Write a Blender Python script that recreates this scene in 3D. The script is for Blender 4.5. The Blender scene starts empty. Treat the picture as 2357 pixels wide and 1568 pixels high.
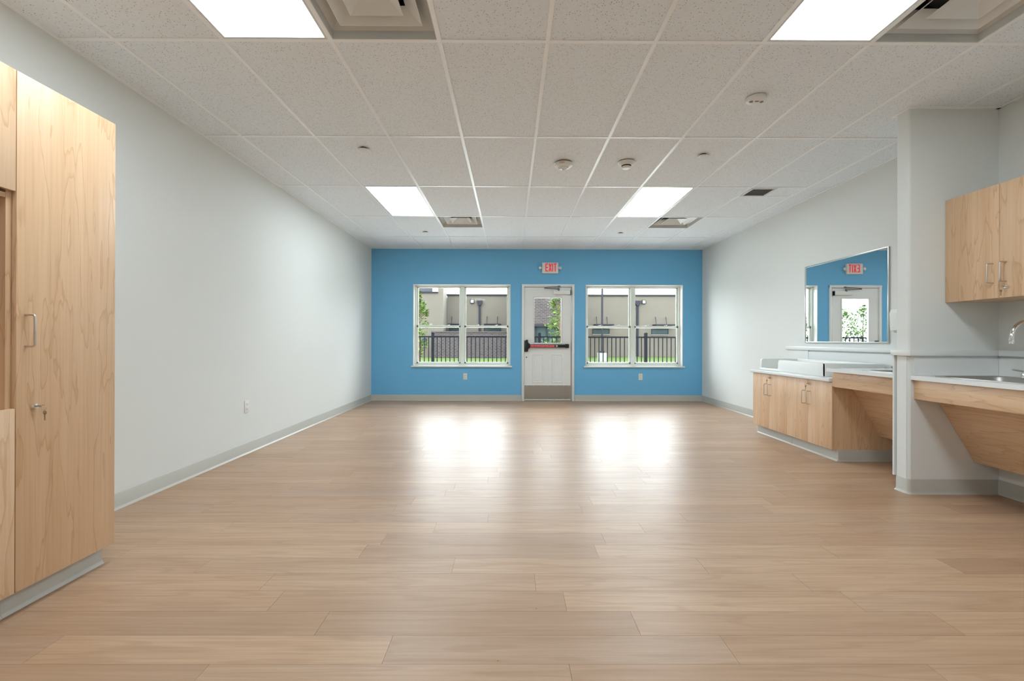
import bpy, bmesh, math, random
from mathutils import Vector, Matrix
random.seed(7)
scene = bpy.context.scene
COL = scene.collection

# ------------------------------------------------------------------ camera, sky, exposure
FPX = 1058.0
cam_d = bpy.data.cameras.new('camera')
cam_d.sensor_width = 36.0
cam_d.lens = 36.0 * FPX / 2357.0
cam_d.clip_start = 0.05
cam_d.clip_end = 500
cam = bpy.data.objects.new('camera', cam_d)
COL.objects.link(cam)
YAW = -math.atan(4.0 / FPX); PITCH = math.atan(1.0 / FPX); ROLL = math.radians(0.15)
cam.matrix_world = (Matrix.Translation((0, 0, 1.10)) @ Matrix.Rotation(YAW, 4, 'Z')
                    @ Matrix.Rotation(math.pi / 2 + PITCH, 4, 'X') @ Matrix.Rotation(ROLL, 4, 'Z'))
scene.camera = cam

world = bpy.data.worlds.new('overcast_sky')
scene.world = world
world.use_nodes = True
bg = world.node_tree.nodes['Background']
bg.inputs['Color'].default_value = (0.88, 0.95, 1.0, 1)
bg.inputs['Strength'].default_value = 7.8

LAMP = 10.2                       # emission of the ceiling panels
vs = scene.view_settings
vs.view_transform = 'Standard'
vs.look = 'None'
vs.exposure = 0.57
vs.gamma = 1.0
vs.use_curve_mapping = False
scene.cycles.max_bounces = 6
scene.cycles.diffuse_bounces = 4
scene.cycles.glossy_bounces = 5
scene.cycles.transparent_max_bounces = 16
scene.cycles.sample_clamp_indirect = 6.0
scene.cycles.use_denoising = True
scene.cycles.use_adaptive_sampling = True
scene.cycles.adaptive_threshold = 0.06

# ------------------------------------------------------------------ mesh helpers
WLOC = {}

class MB:
    def __init__(self):
        self.v = []; self.f = []
    def add(self, vs_, fs_):
        n = len(self.v)
        self.v += [tuple(p) for p in vs_]
        self.f += [tuple(i + n for i in f) for f in fs_]
        return self
    def box(self, x0, x1, y0, y1, z0, z1):
        return self.add([(x0, y0, z0), (x1, y0, z0), (x1, y1, z0), (x0, y1, z0),
                         (x0, y0, z1), (x1, y0, z1), (x1, y1, z1), (x0, y1, z1)],
                        [(0, 3, 2, 1), (4, 5, 6, 7), (0, 1, 5, 4), (1, 2, 6, 5), (2, 3, 7, 6), (3, 0, 4, 7)])
    def prism(self, poly, axis, a, b):
        def mk(p, t):
            if axis == 'x': return (t, p[0], p[1])
            if axis == 'y': return (p[0], t, p[1])
            return (p[0], p[1], t)
        n = len(poly)
        vs_ = [mk(p, a) for p in poly] + [mk(p, b) for p in poly]
        fs_ = [tuple(range(n))[::-1], tuple(range(n, 2 * n))]
        fs_ += [(i, (i + 1) % n, n + (i + 1) % n, n + i) for i in range(n)]
        return self.add(vs_, fs_)
    def tube(self, pts, r, seg=10):
        pts = [Vector(p) for p in pts]
        n = len(pts)
        rs = r if isinstance(r, (list, tuple)) else [r] * n
        base = len(self.v)
        up = None
        for i, p in enumerate(pts):
            t = (pts[min(i + 1, n - 1)] - pts[max(i - 1, 0)]).normalized()
            if up is None:
                up = Vector((0, 0, 1)) if abs(t.z) < 0.9 else Vector((1, 0, 0))
            a = t.cross(up)
            if a.length < 1e-4:
                a = t.cross(Vector((0, 1, 0.1)))
            a.normalize(); bvec = a.cross(t).normalized(); up = bvec
            for k in range(seg):
                w = 2 * math.pi * k / seg
                self.v.append(tuple(p + (a * math.cos(w) + bvec * math.sin(w)) * rs[i]))
        for i in range(n - 1):
            for k in range(seg):
                k2 = (k + 1) % seg
                self.f.append((base + i * seg + k, base + i * seg + k2, base + (i + 1) * seg + k2, base + (i + 1) * seg + k))
        self.f.append(tuple(base + k for k in range(seg))[::-1])
        self.f.append(tuple(base + (n - 1) * seg + k for k in range(seg)))
        return self
    def lathe(self, prof, c, axis='z', seg=24):
        """prof: list of (r, h) along axis from c"""
        base = len(self.v)
        c = Vector(c)
        for r, h in prof:
            for k in range(seg):
                w = 2 * math.pi * k / seg
                a, b_ = r * math.cos(w), r * math.sin(w)
                if axis == 'z': p = (a, b_, h)
                elif axis == 'y': p = (a, h, b_)
                else: p = (h, a, b_)
                self.v.append(tuple(c + Vector(p)))
        for i in range(len(prof) - 1):
            for k in range(seg):
                k2 = (k + 1) % seg
                self.f.append((base + i * seg + k, base + i * seg + k2, base + (i + 1) * seg + k2, base + (i + 1) * seg + k))
        self.f.append(tuple(base + k for k in range(seg))[::-1])
        self.f.append(tuple(base + (len(prof) - 1) * seg + k for k in range(seg)))
        return self
    def loops(self, loops, cap0=False, cap1=False):
        n = len(loops[0]); base = len(self.v)
        for l in loops: self.v += [tuple(p) for p in l]
        for i in range(len(loops) - 1):
            for k in range(n):
                k2 = (k + 1) % n
                self.f.append((base + i * n + k, base + i * n + k2, base + (i + 1) * n + k2, base + (i + 1) * n + k))
        if cap0: self.f.append(tuple(base + k for k in range(n))[::-1])
        if cap1: self.f.append(tuple(base + (len(loops) - 1) * n + k for k in range(n)))
        return self
    def mesh(self, name, mat, off=(0, 0, 0), bevel=0.0, bseg=2, smooth=None, fixn=True):
        me = bpy.data.meshes.new(name)
        o = Vector(off)
        me.from_pydata([tuple(Vector(p) - o) for p in self.v], [], self.f)
        bm = bmesh.new(); bm.from_mesh(me)
        if fixn: bmesh.ops.recalc_face_normals(bm, faces=bm.faces)
        if bevel > 0:
            es = [e for e in bm.edges if len(e.link_faces) == 2 and e.calc_face_angle(0) > 0.5]
            bmesh.ops.bevel(bm, geom=es, offset=bevel, segments=bseg, profile=0.5, affect='EDGES', clamp_overlap=True)
        ang = 0.7 if smooth is None else smooth
        for f in bm.faces: f.smooth = ang > 0
        if ang > 0:
            for e in bm.edges:
                e.smooth = not (len(e.link_faces) == 2 and e.calc_face_angle(0) > ang)
        bm.to_mesh(me); bm.free()
        if mat: me.materials.append(mat)
        return me
    def build(self, name, mat, parent=None, **kw):
        if parent is not None:
            off = WLOC[parent.name]
        else:
            xs = [p[0] for p in self.v]; ys = [p[1] for p in self.v]; zs = [p[2] for p in self.v]
            off = Vector(((min(xs) + max(xs)) / 2, (min(ys) + max(ys)) / 2, min(zs)))
        me = self.mesh(name, mat, off, **kw)
        return link(name, me, parent, off)

def link(name, data, parent, off):
    o = bpy.data.objects.new(name, data)
    COL.objects.link(o)
    if parent is not None:
        o.parent = parent
    else:
        o.location = off
    WLOC[o.name] = Vector(off)
    return o

def thing(name, loc, label=None, cat=None, group=None, kind=None):
    o = bpy.data.objects.new(name, None)
    o.empty_display_size = 0.05
    COL.objects.link(o)
    o.location = loc
    WLOC[o.name] = Vector(loc)
    tag(o, label, cat, group, kind)
    return o

def tag(o, label=None, cat=None, group=None, kind=None):
    if label: o['label'] = label
    if cat: o['category'] = cat
    if group: o['group'] = group
    if kind: o['kind'] = kind
    return o

def copy_tree(src, loc, label=None, parent=None):
    c = src.copy()
    COL.objects.link(c)
    if parent is None:
        c.location = loc
        if label: c['label'] = label
        WLOC[c.name] = Vector(loc)
    else:
        c.parent = parent
        WLOC[c.name] = Vector(loc)
    for ch in list(src.children):
        copy_tree(ch, loc, None, c)
    return c

def text_mesh(s, size, name, mat, xf, depth=0.0, parent=None, space=1.0):
    cu = bpy.data.curves.new(name, 'FONT')
    cu.body = s; cu.size = size; cu.extrude = depth; cu.align_x = 'CENTER'; cu.align_y = 'CENTER'
    cu.space_character = space
    ob = bpy.data.objects.new(name + '_tmp', cu)
    COL.objects.link(ob)
    bpy.context.view_layer.update()
    me = bpy.data.meshes.new_from_object(ob)
    bpy.data.objects.remove(ob); bpy.data.curves.remove(cu)
    off = WLOC[parent.name] if parent is not None else Vector((0, 0, 0))
    for v in me.vertices:
        v.co = Vector(xf(v.co)) - off
    me.name = name
    me.materials.clear(); me.materials.append(mat)
    return link(name, me, parent, off)

def rrect(cx, cy, hx, hy, r, z, n=5):
    out = []
    for (sx, sy, a0) in ((1, 1, 0), (-1, 1, 90), (-1, -1, 180), (1, -1, 270)):
        for k in range(n + 1):
            a = math.radians(a0 + 90 * k / n)
            out.append((cx + sx * (hx - r) + r * math.cos(a), cy + sy * (hy - r) + r * math.sin(a), z))
    return out

# ------------------------------------------------------------------ materials
def srgb(r, g, b):
    def c(x):
        x /= 255.0
        return x / 12.92 if x <= 0.04045 else ((x + 0.055) / 1.055) ** 2.4
    return (c(r), c(g), c(b), 1.0)

def mat(name, col, rough=0.5, metal=0.0, spec=0.5, noise=0.0, nscale=8.0, bump=0.0, bscale=200.0, emit=None, coat=0.0):
    m = bpy.data.materials.new(name)
    m.use_nodes = True
    nt = m.node_tree
    p = nt.nodes['Principled BSDF']
    p.inputs['Base Color'].default_value = col
    p.inputs['Roughness'].default_value = rough
    p.inputs['Metallic'].default_value = metal
    p.inputs['Specular IOR Level'].default_value = spec
    if coat:
        p.inputs['Coat Weight'].default_value = coat
        p.inputs['Coat Roughness'].default_value = 0.1
    tc = nt.nodes.new('ShaderNodeTexCoord')
    if noise > 0:
        n = nt.nodes.new('ShaderNodeTexNoise'); n.inputs['Scale'].default_value = nscale; n.inputs['Detail'].default_value = 3
        nt.links.new(tc.outputs['Object'], n.inputs['Vector'])
        r = nt.nodes.new('ShaderNodeMapRange')
        r.inputs['To Min'].default_value = 1 - noise; r.inputs['To Max'].default_value = 1 + noise
        nt.links.new(n.outputs['Fac'], r.inputs['Value'])
        x = nt.nodes.new('ShaderNodeMix'); x.data_type = 'RGBA'; x.blend_type = 'MULTIPLY'
        x.inputs['Factor'].default_value = 1.0
        x.inputs['A'].default_value = col
        nt.links.new(r.outputs['Result'], x.inputs['B'])
        nt.links.new(x.outputs['Result'], p.inputs['Base Color'])
    if bump > 0:
        n = nt.nodes.new('ShaderNodeTexNoise'); n.inputs['Scale'].default_value = bscale; n.inputs['Detail'].default_value = 2
        nt.links.new(tc.outputs['Object'], n.inputs['Vector'])
        b = nt.nodes.new('ShaderNodeBump'); b.inputs['Strength'].default_value = bump; b.inputs['Distance'].default_value = 0.002
        nt.links.new(n.outputs['Fac'], b.inputs['Height'])
        nt.links.new(b.outputs['Normal'], p.inputs['Normal'])
    if emit:
        p.inputs['Emission Color'].default_value = emit[0]
        p.inputs['Emission Strength'].default_value = emit[1]
    return m

def N(nt, t, **kw):
    n = nt.nodes.new(t)
    for k, v in kw.items(): setattr(n, k, v)
    return n

def ramp(nt, fac, stops):
    r = N(nt, 'ShaderNodeValToRGB')
    while len(r.color_ramp.elements) < len(stops): r.color_ramp.elements.new(0.5)
    for e, (p, c) in zip(r.color_ramp.elements, stops):
        e.position = p; e.color = c
    nt.links.new(fac, r.inputs['Fac'])
    return r.outputs['Color']

def mixc(nt, fac, a, b, mode='MIX'):
    x = N(nt, 'ShaderNodeMix', data_type='RGBA', blend_type=mode)
    for sock, val in (('Factor', fac), ('A', a), ('B', b)):
        if hasattr(val, 'links'): nt.links.new(val, x.inputs[sock])
        else: x.inputs[sock].default_value = val
    return x.outputs['Result']

def math_n(nt, op, a, b=None):
    x = N(nt, 'ShaderNodeMath', operation=op)
    for i, val in enumerate((a, b)):
        if val is None: continue
        if hasattr(val, 'links'): nt.links.new(val, x.inputs[i])
        else: x.inputs[i].default_value = val
    return x.outputs[0]

def wood(name, axis, light, dark, line, rough=0.38, figure=7.0, spec=0.5):
    """maple laminate; grain runs along axis"""
    m = bpy.data.materials.new(name); m.use_nodes = True
    nt = m.node_tree; p = nt.nodes['Principled BSDF']
    tc = N(nt, 'ShaderNodeTexCoord')
    mp = N(nt, 'ShaderNodeMapping')
    sc = [9.0, 9.0, 9.0]; sc['xyz'.index(axis)] = 1.2
    mp.inputs['Scale'].default_value = sc
    nt.links.new(tc.outputs['Object'], mp.inputs['Vector'])
    nA = N(nt, 'ShaderNodeTexNoise'); nA.inputs['Scale'].default_value = 1.0; nA.inputs['Detail'].default_value = 3.5
    nA.inputs['Roughness'].default_value = 0.45; nA.inputs['Distortion'].default_value = 0.25
    nt.links.new(mp.outputs['Vector'], nA.inputs['Vector'])
    s = math_n(nt, 'FRACT', math_n(nt, 'MULTIPLY', nA.outputs['Fac'], figure))
    mp2 = N(nt, 'ShaderNodeMapping')
    sc2 = [90.0, 90.0, 90.0]; sc2['xyz'.index(axis)] = 2.0
    mp2.inputs['Scale'].default_value = sc2
    nt.links.new(tc.outputs['Object'], mp2.inputs['Vector'])
    nB = N(nt, 'ShaderNodeTexNoise'); nB.inputs['Scale'].default_value = 1.0; nB.inputs['Detail'].default_value = 3
    nt.links.new(mp2.outputs['Vector'], nB.inputs['Vector'])
    mp3 = N(nt, 'ShaderNodeMapping')
    sc3 = [12.0, 12.0, 12.0]; sc3['xyz'.index(axis)] = 0.35
    mp3.inputs['Scale'].default_value = sc3
    nt.links.new(tc.outputs['Object'], mp3.inputs['Vector'])
    nC = N(nt, 'ShaderNodeTexNoise'); nC.inputs['Scale'].default_value = 1.0
    nt.links.new(mp3.outputs['Vector'], nC.inputs['Vector'])
    c0 = ramp(nt, nC.outputs['Fac'], [(0.3, dark), (0.7, light)])
    edge = ramp(nt, s, [(0.0, (0, 0, 0, 1)), (0.82, (0.06, 0.06, 0.06, 1)), (0.97, (0.7, 0.7, 0.7, 1)), (1.0, (0, 0, 0, 1))])
    c1 = mixc(nt, math_n(nt, 'MULTIPLY', edge, 0.85), c0, line)
    fib = math_n(nt, 'MULTIPLY', ramp(nt, nB.outputs['Fac'], [(0.45, (0, 0, 0, 1)), (0.75, (1, 1, 1, 1))]), 0.35)
    c2 = mixc(nt, fib, c1, line)
    nt.links.new(c2, p.inputs['Base Color'])
    p.inputs['Roughness'].default_value = rough
    p.inputs['Specular IOR Level'].default_value = spec
    return m

W_L, W_D, W_N = srgb(228, 194, 158), srgb(218, 180, 142), srgb(192, 148, 107)
M_WOODV = wood('maple_vertical', 'z', W_L, W_D, W_N)
M_WOODY = wood('maple_horizontal', 'y', W_L, W_D, W_N)
M_WOODI = wood('maple_inside', 'z', W_L, W_D, W_N, rough=0.45)

def floor_material():
    m = bpy.data.materials.new('vinyl_plank'); m.use_nodes = True
    nt = m.node_tree; p = nt.nodes['Principled BSDF']
    at = N(nt, 'ShaderNodeAttribute', attribute_name='tone')
    geo = N(nt, 'ShaderNodeNewGeometry')
    sh = N(nt, 'ShaderNodeCombineXYZ')
    nt.links.new(math_n(nt, 'MULTIPLY', at.outputs['Fac'], 37.0), sh.inputs[0])
    nt.links.new(math_n(nt, 'MULTIPLY', at.outputs['Fac'], 91.0), sh.inputs[2])
    ad = N(nt, 'ShaderNodeVectorMath', operation='ADD')
    nt.links.new(geo.outputs['Position'], ad.inputs[0]); nt.links.new(sh.outputs[0], ad.inputs[1])
    def ns(scale, detail, dist=0.0, rgh=0.5):
        mp = N(nt, 'ShaderNodeMapping'); mp.inputs['Scale'].default_value = scale
        nt.links.new(ad.outputs[0], mp.inputs['Vector'])
        n = N(nt, 'ShaderNodeTexNoise'); n.inputs['Scale'].default_value = 1; n.inputs['Detail'].default_value = detail
        n.inputs['Distortion'].default_value = dist; n.inputs['Roughness'].default_value = rgh
        nt.links.new(mp.outputs['Vector'], n.inputs['Vector'])
        return n.outputs['Fac']
    tone = ramp(nt, at.outputs['Fac'], [(0.0, srgb(176, 145, 118)), (0.35, srgb(188, 155, 126)), (0.7, srgb(197, 165, 135)), (1.0, srgb(182, 153, 129))])
    blot = ns((1.1, 9.0, 1.0), 3, 0.4)
    c1 = mixc(nt, ramp(nt, blot, [(0.35, (0, 0, 0, 1)), (0.8, (0.5, 0.5, 0.5, 1))]), tone, srgb(156, 120, 91))
    fig = math_n(nt, 'SINE', math_n(nt, 'MULTIPLY', ns((0.7, 7.0, 1.0), 2, 0.15), 46.0))
    fe = ramp(nt, fig, [(0.55, (0, 0, 0, 1)), (1.0, (0.22, 0.22, 0.22, 1))])
    c2 = mixc(nt, fe, c1, srgb(148, 112, 84))
    fib = ramp(nt, ns((2.2, 85.0, 1.0), 4, 0.0, 0.65), [(0.40, (0, 0, 0, 1)), (0.78, (0.6, 0.6, 0.6, 1))])
    c3 = mixc(nt, fib, c2, srgb(158, 124, 97))
    nt.links.new(c3, p.inputs['Base Color'])
    rr = N(nt, 'ShaderNodeMapRange'); rr.inputs['To Min'].default_value = 0.34; rr.inputs['To Max'].default_value = 0.42
    nt.links.new(ns((3.0, 5.0, 1.0), 3), rr.inputs['Value'])
    nt.links.new(rr.outputs['Result'], p.inputs['Roughness'])
    p.inputs['Specular IOR Level'].default_value = 0.45
    b = N(nt, 'ShaderNodeBump'); b.inputs['Strength'].default_value = 0.05; b.inputs['Distance'].default_value = 0.001
    nt.links.new(ns((6.0, 150.0, 1.0), 2), b.inputs['Height'])
    nt.links.new(b.outputs['Normal'], p.inputs['Normal'])
    return m
M_FLOOR = floor_material()

def tile_material():
    m = bpy.data.materials.new('acoustic_tile'); m.use_nodes = True
    nt = m.node_tree; p = nt.nodes['Principled BSDF']
    geo = N(nt, 'ShaderNodeNewGeometry')
    v = N(nt, 'ShaderNodeTexVoronoi'); v.inputs['Scale'].default_value = 75.0
    nt.links.new(geo.outputs['Position'], v.inputs['Vector'])
    n = N(nt, 'ShaderNodeTexNoise'); n.inputs['Scale'].default_value = 60.0; n.inputs['Detail'].default_value = 4
    nt.links.new(geo.outputs['Position'], n.inputs['Vector'])
    dots = ramp(nt, v.outputs['Distance'], [(0.16, (1, 1, 1, 1)), (0.24, (0, 0, 0, 1))])
    sep = N(nt, 'ShaderNodeSeparateColor'); nt.links.new(v.outputs['Color'], sep.inputs[0])
    keep = math_n(nt, 'GREATER_THAN', sep.outputs[0], 0.35)
    fac = math_n(nt, 'MULTIPLY', math_n(nt, 'MULTIPLY', dots, keep), 0.75)
    base = ramp(nt, n.outputs['Fac'], [(0.3, srgb(235, 240, 246)), (0.7, srgb(241, 246, 251))])
    c = mixc(nt, fac, base, srgb(140, 134, 126))
    nt.links.new(c, p.inputs['Base Color'])
    p.inputs['Roughness'].default_value = 0.95
    p.inputs['Specular IOR Level'].default_value = 0.1
    return m
M_TILE = tile_material()

def glass_material(name='clear_pane', tint=(0.97, 0.985, 0.98, 1)):
    m = bpy.data.materials.new(name); m.use_nodes = True
    nt = m.node_tree; nt.nodes.clear()
    out = N(nt, 'ShaderNodeOutputMaterial')
    t = N(nt, 'ShaderNodeBsdfTransparent'); t.inputs['Color'].default_value = tint
    g = N(nt, 'ShaderNodeBsdfGlossy'); g.inputs['Roughness'].default_value = 0.02
    fr = N(nt, 'ShaderNodeFresnel'); fr.inputs['IOR'].default_value = 1.15
    mx = N(nt, 'ShaderNodeMixShader')
    nt.links.new(fr.outputs[0], mx.inputs[0]); nt.links.new(t.outputs[0], mx.inputs[1]); nt.links.new(g.outputs[0], mx.inputs[2])
    nt.links.new(mx.outputs[0], out.inputs['Surface'])
    return m
M_GLASS = glass_material()

def brick_material(name, c1, c2, mortar, axis_map='xz', bw=0.2, rh=0.0677):
    m = bpy.data.materials.new(name); m.use_nodes = True
    nt = m.node_tree; p = nt.nodes['Principled BSDF']
    geo = N(nt, 'ShaderNodeNewGeometry')
    sp = N(nt, 'ShaderNodeSeparateXYZ'); cb = N(nt, 'ShaderNodeCombineXYZ')
    nt.links.new(geo.outputs['Position'], sp.inputs[0])
    nt.links.new(math_n(nt, 'ADD', sp.outputs[0], sp.outputs[1]), cb.inputs[0]); nt.links.new(sp.outputs[2], cb.inputs[1])
    b = N(nt, 'ShaderNodeTexBrick')
    b.inputs['Scale'].default_value = 1.0; b.inputs['Brick Width'].default_value = bw; b.inputs['Row Height'].default_value = rh
    b.inputs['Mortar Size'].default_value = 0.010
    b.inputs['Color1'].default_value = c1; b.inputs['Color2'].default_value = c2; b.inputs['Mortar'].default_value = mortar
    nt.links.new(cb.outputs[0], b.inputs['Vector'])
    nt.links.new(b.outputs['Color'], p.inputs['Base Color'])
    p.inputs['Roughness'].default_value = 0.9; p.inputs['Specular IOR Level'].default_value = 0.15
    return m

M_WHITE = mat('white_wall_paint', srgb(227, 229, 226), 0.6, spec=0.25, noise=0.012, nscale=2.0, bump=0.03, bscale=350)
M_BLUE = mat('blue_wall_paint', srgb(116, 188, 232), 0.45, spec=0.3, noise=0.02, nscale=1.5, bump=0.03, bscale=350)
M_COVE = mat('taupe_vinyl_base', srgb(188, 185, 176), 0.35, noise=0.02)
M_TRIMW = mat('white_gloss_paint', srgb(230, 231, 228), 0.3)
M_VINYL = mat('window_vinyl', srgb(236, 242, 234), 0.35)
M_DOOR = mat('door_paint', srgb(236, 239, 238), 0.35)
M_LAM = mat('white_solid_surface', srgb(236, 237, 236), 0.22)
M_PANEL = mat('white_wall_panel', srgb(228, 229, 227), 0.3)
M_TRAY = mat('white_moulded_plastic', srgb(234, 235, 232), 0.35)
M_STEEL = mat('brushed_steel', (0.62, 0.61, 0.59, 1), 0.28, metal=1.0)
M_SINK = mat('satin_sink_steel', (0.50, 0.49, 0.47, 1), 0.42, metal=1.0)
M_NICKEL = mat('satin_nickel', (0.66, 0.62, 0.57, 1), 0.3, metal=1.0)
M_CHROME = mat('chrome', (0.82, 0.82, 0.83, 1), 0.08, metal=1.0)
M_ARM = mat('dark_closer_steel', (0.16, 0.17, 0.17, 1), 0.35, metal=0.8)
M_KICK = mat('satin_kick_plate', (0.42, 0.40, 0.37, 1), 0.32, metal=1.0)
M_MIRROR = mat('mirror_silver', (0.93, 0.95, 0.95, 1), 0.0, metal=1.0)
M_TEE = mat('white_grid_metal', srgb(248, 250, 252), 0.3, spec=1.0)
M_METALW = mat('white_enamel_metal', srgb(226, 227, 225), 0.25)
M_DARK = mat('dark_void', srgb(40, 40, 40), 0.8)
M_GREYG = mat('grey_louvre', srgb(150, 153, 152), 0.5)
M_BLACK = mat('black_powder_coat', srgb(22, 22, 24), 0.35)
M_FENCE = mat('black_fence_paint', srgb(24, 23, 25), 0.6, spec=0.06)
M_RED = mat('red_print', srgb(200, 18, 40), 0.4)
M_REDLED = mat('red_lit_letter', srgb(205, 20, 45), 0.4, emit=(srgb(225, 15, 45), 0.35))
M_PLAST = mat('white_plastic', srgb(232, 231, 226), 0.35)
M_LENSG = mat('grey_lens', srgb(120, 122, 122), 0.3)
M_PRINTW = mat('white_print', srgb(235, 225, 225), 0.5)
M_KEY = mat('key_brass_nickel', (0.55, 0.48, 0.38, 1), 0.3, metal=1.0)
M_PANE_L = mat('light_panel', (1, 1, 1, 1), 0.5, emit=((0.815, 0.935, 1.0, 1), LAMP))
M_SUB = mat('dark_subfloor', srgb(70, 55, 42), 0.8)
M_PLENUM = mat('plenum_deck', srgb(150, 150, 150), 0.9)
# outside
M_TAN = brick_material('tan_brick', srgb(86, 81, 73), srgb(82, 76, 69), srgb(89, 84, 77))
M_TANS = mat('tan_smooth', srgb(98, 94, 86), 0.85)
M_PURP = brick_material('purple_brown_brick', srgb(57, 50, 50), srgb(46, 40, 42), srgb(85, 81, 78), rh=0.09, bw=0.24)
M_COPING = mat('dark_coping', srgb(38, 38, 42), 0.5, spec=0.05)
M_PIPE = mat('slate_pipe', srgb(39, 39, 45), 0.5, spec=0.05)
M_BGLASS = mat('dark_window_glass', srgb(46, 58, 58), 0.3, spec=0.08)
M_CONC = mat('concrete', srgb(122, 122, 117), 0.9, noise=0.05, nscale=3, spec=0.05)
M_BOUNCE = mat('pale_bounce_slab', srgb(205, 205, 200), 0.9, noise=0.04, nscale=2, spec=0.05)  # pale so the added slab throws skylight up into the room
M_GRASS = mat('lawn_grass', srgb(62, 76, 38), 0.95, noise=0.25, nscale=6.0, spec=0.1)
M_BARK = mat('tree_bark', srgb(92, 76, 62), 0.9, noise=0.2, nscale=20, spec=0.05)
M_LEAF = mat('tree_leaf', srgb(70, 88, 36), 0.6, noise=0.3, nscale=4.0, spec=0.2)
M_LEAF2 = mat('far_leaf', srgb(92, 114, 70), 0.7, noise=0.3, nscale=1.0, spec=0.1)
M_SIDING = mat('grey_siding', srgb(70, 70, 75), 0.8, spec=0.05)
M_CRUMB = mat('beige_crumb', srgb(200, 180, 120), 0.8)

# ------------------------------------------------------------------ room dimensions
XL, XR, YB, YF, H = -2.553, 3.535, 8.454, -3.2, 2.79
PX, PY0, PY1 = 2.885, 3.316, 3.43                      # wing wall

# ------------------------------------------------------------------ floor
floor = thing('floor', (0, 0, 0), kind='structure')
MB().box(XL - .2, XR + .2, YF - .2, YB + .02, -0.15, -0.006).build('subfloor', M_SUB, floor, smooth=0)
PW, PLN = 0.1524, 1.22
def plank_box(mb, x0, x1, y0, y1, z):
    g = 0.0005
    mb.box(x0 + g, x1 - g, y0 + g, y1 - g, -0.005, z)
def set_tone(me, tones, per=6):
    a = me.attributes.new('tone', 'FLOAT', 'FACE')
    for i in range(len(me.polygons)):
        a.data[i].value = tones[i // per]
row_edges = []
y = 1.565 - PW * 33
far_mb, far_t, near_mb, near_t = MB(), [], MB(), []
while y < YB:
    y1 = min(y + PW, YB)
    if y1 > YF:
        y0 = max(y, YF)
        x = XL - random.random() * PLN
        while x < XR:
            x1 = min(x + PLN, XR); xa = max(x, XL)
            if x1 - xa > 0.01:
                tone = random.random()
                z = random.uniform(-0.00012, 0.0)
                if 1.35 < y0 < 5.4:
                    mb = MB(); plank_box(mb, xa, x1, y0, y1, z)
                    o = mb.build('plank', M_FLOOR, floor, smooth=0)
                    set_tone(o.data, [tone])
                elif y0 >= 5.4:
                    plank_box(far_mb, xa, x1, y0, y1, z); far_t.append(tone)
                else:
                    plank_box(near_mb, xa, x1, y0, y1, z); near_t.append(tone)
            x += PLN
    y += PW
for mb, tt in ((far_mb, far_t), (near_mb, near_t)):
    o = mb.build('plank_field', M_FLOOR, floor, smooth=0, fixn=False)
    set_tone(o.data, tt)
    o['kind'] = 'stuff'

# ------------------------------------------------------------------ walls
W2L, W2R = (-1.786, 0.004), (1.386, 3.176)
WZ0, WZ1 = 0.637, 2.139
DX0, DX1, DZ = 0.235, 1.150, 2.125
TH = 0.20
def wall_boxes(mb, y0, y1):
    cuts = [XL - .2, W2L[0], W2L[1], DX0, DX1, W2R[0], W2R[1], XR + .2]
    top = 3.0
    mb.box(cuts[0], cuts[1], y0, y1, -.15, top)
    mb.box(cuts[1], cuts[2], y0, y1, -.15, WZ0); mb.box(cuts[1], cuts[2], y0, y1, WZ1, top)
    mb.box(cuts[2], cuts[3], y0, y1, -.15, top)
    mb.box(cuts[3], cuts[4], y0, y1, DZ, top)
    mb.box(cuts[4], cuts[5], y0, y1, -.15, top)
    mb.box(cuts[5], cuts[6], y0, y1, -.15, WZ0); mb.box(cuts[5], cuts[6], y0, y1, WZ1, top)
    mb.box(cuts[6], cuts[7], y0, y1, -.15, top)
    return mb
o = wall_boxes(MB(), YB, YB + TH).build('wall_back', M_BLUE, smooth=0); tag(o, kind='structure')
o = MB().box(XL - .2, XL, YF - .2, YB, -.15, 3.0).build('wall_left', M_WHITE, smooth=0); tag(o, kind='structure')
o = MB().box(XR, XR + .2, YF - .2, YB, -.15, 3.0).build('wall_right', M_WHITE, smooth=0); tag(o, kind='structure')
o = MB().box(XL, XR, YF - .2, YF, -.15, 3.0).build('wall_front', M_WHITE, smooth=0); tag(o, kind='structure')
# wing wall between the two sinks
def round_poly(x0, x1, y0, y1, r, n=5):
    pts = [(x1, y0), (x1, y1)]
    for k in range(n + 1):
        a = math.radians(90 + 90 * k / n); pts.append((x0 + r + r * math.cos(a), y1 - r + r * math.sin(a)))
    for k in range(n + 1):
        a = math.radians(180 + 90 * k / n); pts.append((x0 + r + r * math.cos(a), y0 + r + r * math.sin(a)))
    return pts
wp = thing('wall_partition', (PX + .32, (PY0 + PY1) / 2, 0), kind='structure')
MB().prism(round_poly(PX, XR, PY0, PY1, 0.018), 'z', 0, H + .03).build('wing_wall', M_WHITE, wp)
MB().box(PX - .004, PX + .001, PY0 + .016, PY1 - .016, 0.106, 1.0).build('end_panel', M_PANEL, wp, smooth=0)
MB().box(PX - .012, 3.535, PY1, PY1 + .012, 0.106, 1.0).build('side_panel', M_PANEL, wp, smooth=0)
MB().box(PX + .012, 3.535, PY0 - .004, PY0, 0.106, 1.0).build('side_panel', M_PANEL, wp, smooth=0)

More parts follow.
